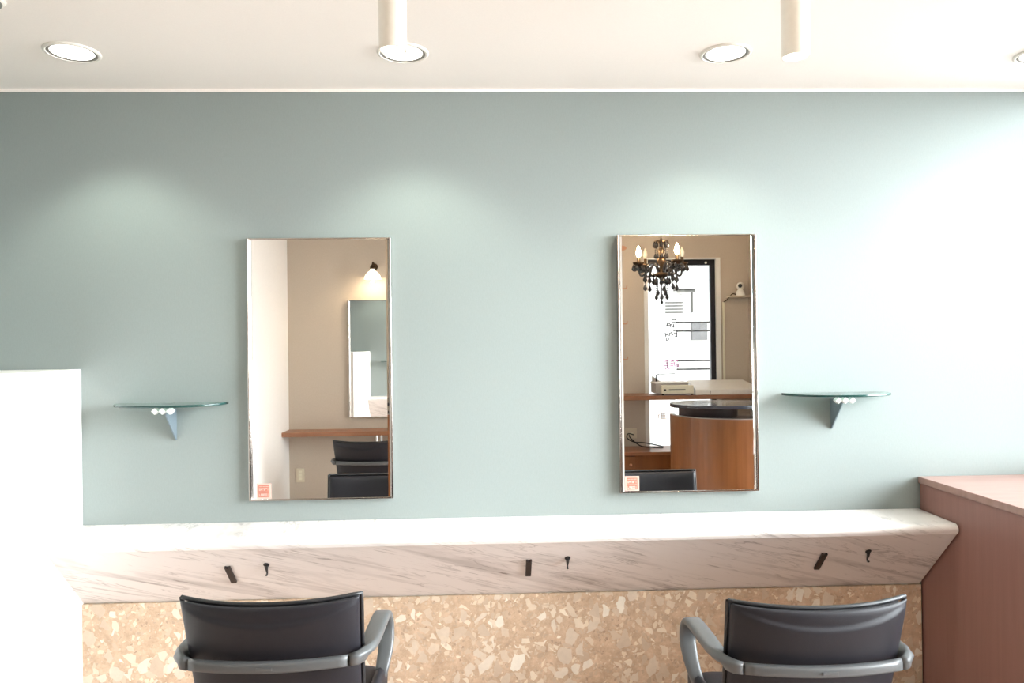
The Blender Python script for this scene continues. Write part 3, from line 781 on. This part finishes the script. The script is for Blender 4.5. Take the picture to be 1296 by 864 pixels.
# long white case
wc = thing('white_case', 'long white flat case with sloping lid on the window shelf, reflected in right mirror', 'box', (1.99, YR, PZ))
bm = bmesh.new()
prof2 = [(.04, 0), (.31, 0), (.31, .045), (.27, .055), (.06, .112), (.04, .108)]
A = [bm.verts.new((-.245, y, z)) for y, z in prof2]; B = [bm.verts.new((.245+(.05 if z < .06 else 0), y, z)) for y, z in prof2]
for i in range(len(A)): bm.faces.new((A[i], A[(i+1) % len(A)], B[(i+1) % len(A)], B[i]))
bm.faces.new(A[::-1]); bm.faces.new(B)
obj('case_body', bm, M['whiteplastic'], wc, bevel=.005)
obj('latch', boxes((-.126, -.118, .308, .313, .010, .038)), M['greyplastic'], wc)
# security camera on its corner shelf
cs = tag(obj('corner_shelf', boxes((2.115, 2.30, YR, YR+.12, 1.862, 1.874)), M['outlet'], bevel=.002), 'tiny beige wall shelf holding the white camera, reflected in the right mirror', 'shelf')
sc_ = thing('security_camera', 'white round-headed indoor camera on the tiny wall shelf, reflected in right mirror', 'camera', (2.222, YR+.06, 1.874))
bm = bmesh.new(); lathe(bm, [(0, 0), (.040, 0), (.040, .008), (.033, .040), (.022, .055), (0, .058)]); obj('base', bm, M['whiteplastic'], sc_, smooth=True)
bm = bmesh.new(); lathe(bm, [(.034*math.sin(R(a)), .085-.034*math.cos(R(a))) for a in range(0, 181, 15)]); hd = obj('head', bm, M['whiteplastic'], sc_, smooth=True)
bm = bmesh.new(); lathe(bm, [(0, 0), (.017, 0), (.017, .003), (.010, .006), (0, .007)], n=24)
o = obj('lens', bm, M['black'], hd, smooth=True); o.location = (-.013, .029, .086); o.rotation_euler = (R(-90), 0, R(22))
bm = bmesh.new(); tube(bm, catmull([(2.19, YR+.05, 1.884), (2.15, YR+.07, 1.892), (2.125, YR+.05, 1.865), (2.11, YR+.02, 1.84), (2.087, YR+.014, 1.825)], 6), .004, 8)
tag(obj('camera_cord', bm, M['bronze'], smooth=True), 'thin brown cord from the white camera to the wall conduit, reflected in right mirror', 'cable')
tag(obj('cable_conduit', boxes((2.078, 2.096, YR, YR+.014, 1.035, 1.825)), M['cream'], bevel=.003), 'narrow cream cable conduit right of the rear window, reflected in right mirror', 'conduit')
# small hooks left of the window
for z, lab in ((1.962, 'topmost of three small rose-brass wall hooks, reflected in the right mirror'), (1.655, 'middle one of three small rose-brass wall hooks, reflected in right mirror'), (1.345, 'lowest of three small rose-brass wall hooks, reflected in the right mirror')):
    t = thing('wall_hook', lab, 'hook', (1.212, YR, z), 0, 'rose-brass hooks left of the rear window')
    bm = bmesh.new(); bx(bm, -.026, -.016, 0, .006, -.018, .018); obj('hook_base', bm, M['brass'], t, bevel=.002)
    bm = bmesh.new(); tube(bm, catmull([(-.021, .005, -.008), (-.018, .03, -.012), (.014, .034, -.012), (.018, .034, .012)], 6), .0045, 8); obj('hook_arm', bm, M['brass'], t, smooth=True)
bm = bmesh.new(); ellipse_solid(bm, 0, 0, .045, .022, 0, .010, 32)
o = obj('wall_disc', bm, M['brass'], bevel=.002); o.location = (1.192, YR, 2.305); o.rotation_euler = (R(-90), 0, 0)
tag(o, 'flat rounded brown plate high above the small hooks, reflected in right mirror', 'plate')

# reception counter
rc = thing('reception_counter', 'curved orange-brown wooden reception counter with black top, reflected in the right mirror', 'counter', (1.86, -2.75, 0))
bm = bmesh.new(); Ro, Ri = .46, .435
angs = [R(-18+i*(200/48)) for i in range(49)]
angs = [a for a in angs if Ro*math.cos(a) < .435]
def ring(r, z): return [bm.verts.new((r*math.cos(a), r*math.sin(a), z)) for a in angs]
o0, o1, i0, i1 = ring(Ro, .0), ring(Ro, .925), ring(Ri, 0), ring(Ri, .925)
for k in range(len(angs)-1):
    bm.faces.new((o0[k], o0[k+1], o1[k+1], o1[k])); bm.faces.new((i0[k+1], i0[k], i1[k], i1[k+1]))
    bm.faces.new((o1[k], o1[k+1], i1[k+1], i1[k])); bm.faces.new((o0[k+1], o0[k], i0[k], i0[k+1]))
bm.faces.new((o0[0], o1[0], i1[0], i0[0])); bm.faces.new((o0[-1], i0[-1], i1[-1], o1[-1]))
obj('curved_panel', bm, M['orange'], rc, smooth=False, bevel=0)
bm = bmesh.new()
def ring2(r, z): return [bm.verts.new((r*math.cos(a), r*math.sin(a), z)) for a in angs]
o0, o1, i0, i1 = ring2(Ro+.002, .925), ring2(Ro+.002, .931), ring2(Ri-.002, .925), ring2(Ri-.002, .931)
for k in range(len(angs)-1):
    bm.faces.new((o0[k], o0[k+1], o1[k+1], o1[k])); bm.faces.new((i0[k+1], i0[k], i1[k], i1[k+1]))
    bm.faces.new((o1[k], o1[k+1], i1[k+1], i1[k])); bm.faces.new((o0[k+1], o0[k], i0[k], i0[k+1]))
bm.faces.new((o0[0], o1[0], i1[0], i0[0])); bm.faces.new((o0[-1], i0[-1], i1[-1], o1[-1]))
obj('edge_band', bm, M['greyplastic'], rc)
bm = bmesh.new()
P = [(.433*math.cos(a), .433*math.sin(a)) for a in angs]
lo_ = [bm.verts.new((x, y, .895)) for x, y in P]; hi_ = [bm.verts.new((x, y, .918)) for x, y in P]
for i in range(len(P)): bm.faces.new((lo_[i], lo_[(i+1) % len(P)], hi_[(i+1) % len(P)], hi_[i]))
bm.faces.new(lo_[::-1]); bm.faces.new(hi_)
obj('inner_shelf', bm, M['dark'], rc)
bm = bmesh.new(); ellipse_solid(bm, -.195, .085, .222, .120, .918, 1.016, 56); obj('riser', bm, M['dark'], rc)
bm = bmesh.new(); ellipse_solid(bm, -.195, .37, .355, .270, 1.016, 1.040, 72); obj('countertop', bm, M['granite'], rc, bevel=.004)

# ------------------------------------------------------------------ lettering on the rear window glass (grey and pink marks)
def strokes(name, label, mat, x0, z0, k, segs, wd):
    bm = bmesh.new()
    for seg in segs:
        for (xa, ya), (xb, yb_) in zip(seg, seg[1:]):
            A_ = Vector((x0+xa*k, 0, z0-ya*k)); B_ = Vector((x0+xb*k, 0, z0-yb_*k)); d = B_-A_; ln = d.length
            m = Matrix.Translation(A_) @ Matrix.Rotation(-math.atan2(d.z, d.x), 4, 'Y')
            bx(bm, -wd/2, ln+wd/2, YR-.0465, YR-.0455, -wd/2, wd/2, m)
    o = obj(name, bm, mat); tag(o, label, 'lettering'); return o
k1 = .000362
strokes('window_lettering', 'grey handwritten-style slanted lettering on the rear window glass, reflected in right mirror', M['letter'], 1.504, 1.744, k1,
    [[(250, 350), (265, 290), (300, 268), (340, 300), (345, 360)], [(255, 322), (335, 335)], [(370, 300), (385, 345), (430, 370), (425, 310)], [(395, 255), (480, 255), (480, 365)], [(400, 185), (450, 180), (485, 212)],
     [(215, 510), (230, 600)], [(240, 640), (240, 690), (280, 700), (305, 650)], [(235, 560), (285, 545)], [(275, 520), (285, 580)], [(315, 585), (325, 520), (365, 500), (400, 545), (380, 580)], [(425, 455), (500, 455), (515, 480)],
     [(435, 510), (505, 535)], [(500, 500), (500, 600)], [(455, 590), (500, 600)]], .0085)
strokes('window_lettering', 'faint pink characters on the rear window glass below the grey lettering, reflected in right mirror', M['letterpink'], 1.500, 1.429, .000281,
    [[(250, 430), (400, 400)], [(300, 480), (390, 475)], [(255, 555), (400, 550)], [(335, 420), (340, 640)], [(280, 670), (340, 620), (410, 670)],
     [(450, 430), (550, 410)], [(500, 400), (500, 450)], [(450, 560), (520, 560)], [(560, 460), (590, 580)], [(610, 400), (670, 410)], [(650, 520), (690, 520), (690, 600), (650, 600), (650, 520)], [(450, 480), (530, 500)]], .0075)
strokes('window_lettering', 'faint brown character low on the rear window glass, reflected in the right mirror', M['brass'], 1.510, .860, .0009,
    [[(0, 25), (0, 60)], [(0, 28), (20, 25)], [(25, 10), (75, 10)], [(35, 0), (35, 60)], [(62, 0), (62, 60)], [(25, 35), (75, 35)], [(25, 60), (80, 62)], [(48, 10), (48, 60)]], .0060)

# ------------------------------------------------------------------ outside the rear window
struct('ground_outside', boxes((-6, 14, -16, YR-.1, -.2, -.02), (XR+.1, 14, YR-.1, 8, -.2, -.02)), M['paving'])
hs = thing('neighbour_house', 'pale house across the street seen through the rear window, reflected in right mirror', 'building', (2.75, -7.3, -.02))
obj('wall', boxes((-.60, 3.5, -3, 0, 0, 5.2)), M['exterior'], hs)
obj('siding_lines', boxes(*[(-.265, -.02, 0, .02, z, z+.014) for z in (1.90, 1.945, 1.99, 2.035)]), M['ext_siding'], hs)
obj('awning', boxes((-.15, .10, 0, .20, 2.20, 2.225), (-.15, .10, .18, .20, 2.17, 2.21)), M['ext_siding'], hs)
bm = bmesh.new(); cyl(bm, (.095, .05), .014, 1.9, 2.2, 12); obj('downpipe', bm, M['ext_siding'], hs)
obj('grey_panel', boxes((.095, .31, 0, .03, 1.52, 1.76)), M['exteriorgrey'], hs)
rl = thing('balcony_railing', 'dark horizontal rails outside the rear window, reflected in the right mirror', 'railing', (2.95, -7.0, -.02))
for z in (1.76, 1.645, 1.245, 1.13):
    bm = bmesh.new(); tube(bm, [(-.40, 0, z), (1.6, 0, z)], .011, 8); obj('rail', bm, M['exteriorline'], rl, smooth=True)
for x in (-.42, 1.6):
    bm = bmesh.new(); cyl(bm, (x, 0), .02, 0, 1.80, 12); obj('post', bm, M['exterior'], rl)

# ------------------------------------------------------------------ light
wd = bpy.data.worlds.new('daylight'); SC.world = wd; wd.use_nodes = True
nt = wd.node_tree; bg = nt.nodes['Background']; bg.inputs['Color'].default_value = (.91, .965, 1.0, 1)
# hazy sky, much brighter towards the low veiled sun on the right-hand side of the building
tc = N(nt, 'ShaderNodeTexCoord'); nm = N(nt, 'ShaderNodeVectorMath', operation='NORMALIZE'); L(nt, tc.outputs['Generated'], nm.inputs[0])
dt = N(nt, 'ShaderNodeVectorMath', operation='DOT_PRODUCT'); L(nt, nm.outputs[0], dt.inputs[0]); dt.inputs[1].default_value = Vector((.90, -.40, .20)).normalized()
mxx = N(nt, 'ShaderNodeMath', operation='MAXIMUM'); L(nt, dt.outputs['Value'], mxx.inputs[0]); mxx.inputs[1].default_value = 0
pw = N(nt, 'ShaderNodeMath', operation='POWER'); L(nt, mxx.outputs[0], pw.inputs[0]); pw.inputs[1].default_value = 3
ma = N(nt, 'ShaderNodeMath', operation='MULTIPLY_ADD'); L(nt, pw.outputs[0], ma.inputs[0]); ma.inputs[1].default_value = 80; ma.inputs[2].default_value = 3.5
L(nt, ma.outputs[0], bg.inputs['Strength'])
def portal(name, loc, rot, sx, sy):
    l = bpy.data.lights.new(name, 'AREA'); l.shape = 'RECTANGLE'; l.size = sx; l.size_y = sy; l.cycles.is_portal = True
    o = bpy.data.objects.new(name, l); COL.objects.link(o); o.location = loc; o.rotation_euler = rot
portal('window_portal', (XR+.11, (WY0+WY1)/2, (WZ0+WZ1)/2), (0, R(90), 0), WZ1-WZ0, WY1-WY0)
portal('added_door_portal', (XR+.11, (DY0+DY1)/2, WZ1/2), (0, R(90), 0), WZ1, DY1-DY0)
portal('rear_window_portal', ((GX0+GX1)/2, YR-.11, GZ1/2), (R(90), 0, 0), GX1-GX0, GZ1)

# ------------------------------------------------------------------ camera
cd = bpy.data.cameras.new('camera'); cam = bpy.data.objects.new('camera', cd); COL.objects.link(cam)
cd.sensor_width = 36; cd.lens = 26.0; cd.clip_start = .02
cam.location = (0, -2.9, 1.48)
cam.matrix_world = Matrix.Translation((0, -2.9, 1.48)) @ Matrix.Rotation(R(-2.0), 4, 'Z') @ Matrix.Rotation(R(90.18), 4, 'X') @ Matrix.Rotation(R(-.7), 4, 'Z')
SC.camera = cam
SC.view_settings.view_transform = 'Standard'; SC.view_settings.look = 'None'
SC.view_settings.exposure = -0.44; SC.view_settings.gamma = 1.0; SC.view_settings.use_curve_mapping = False
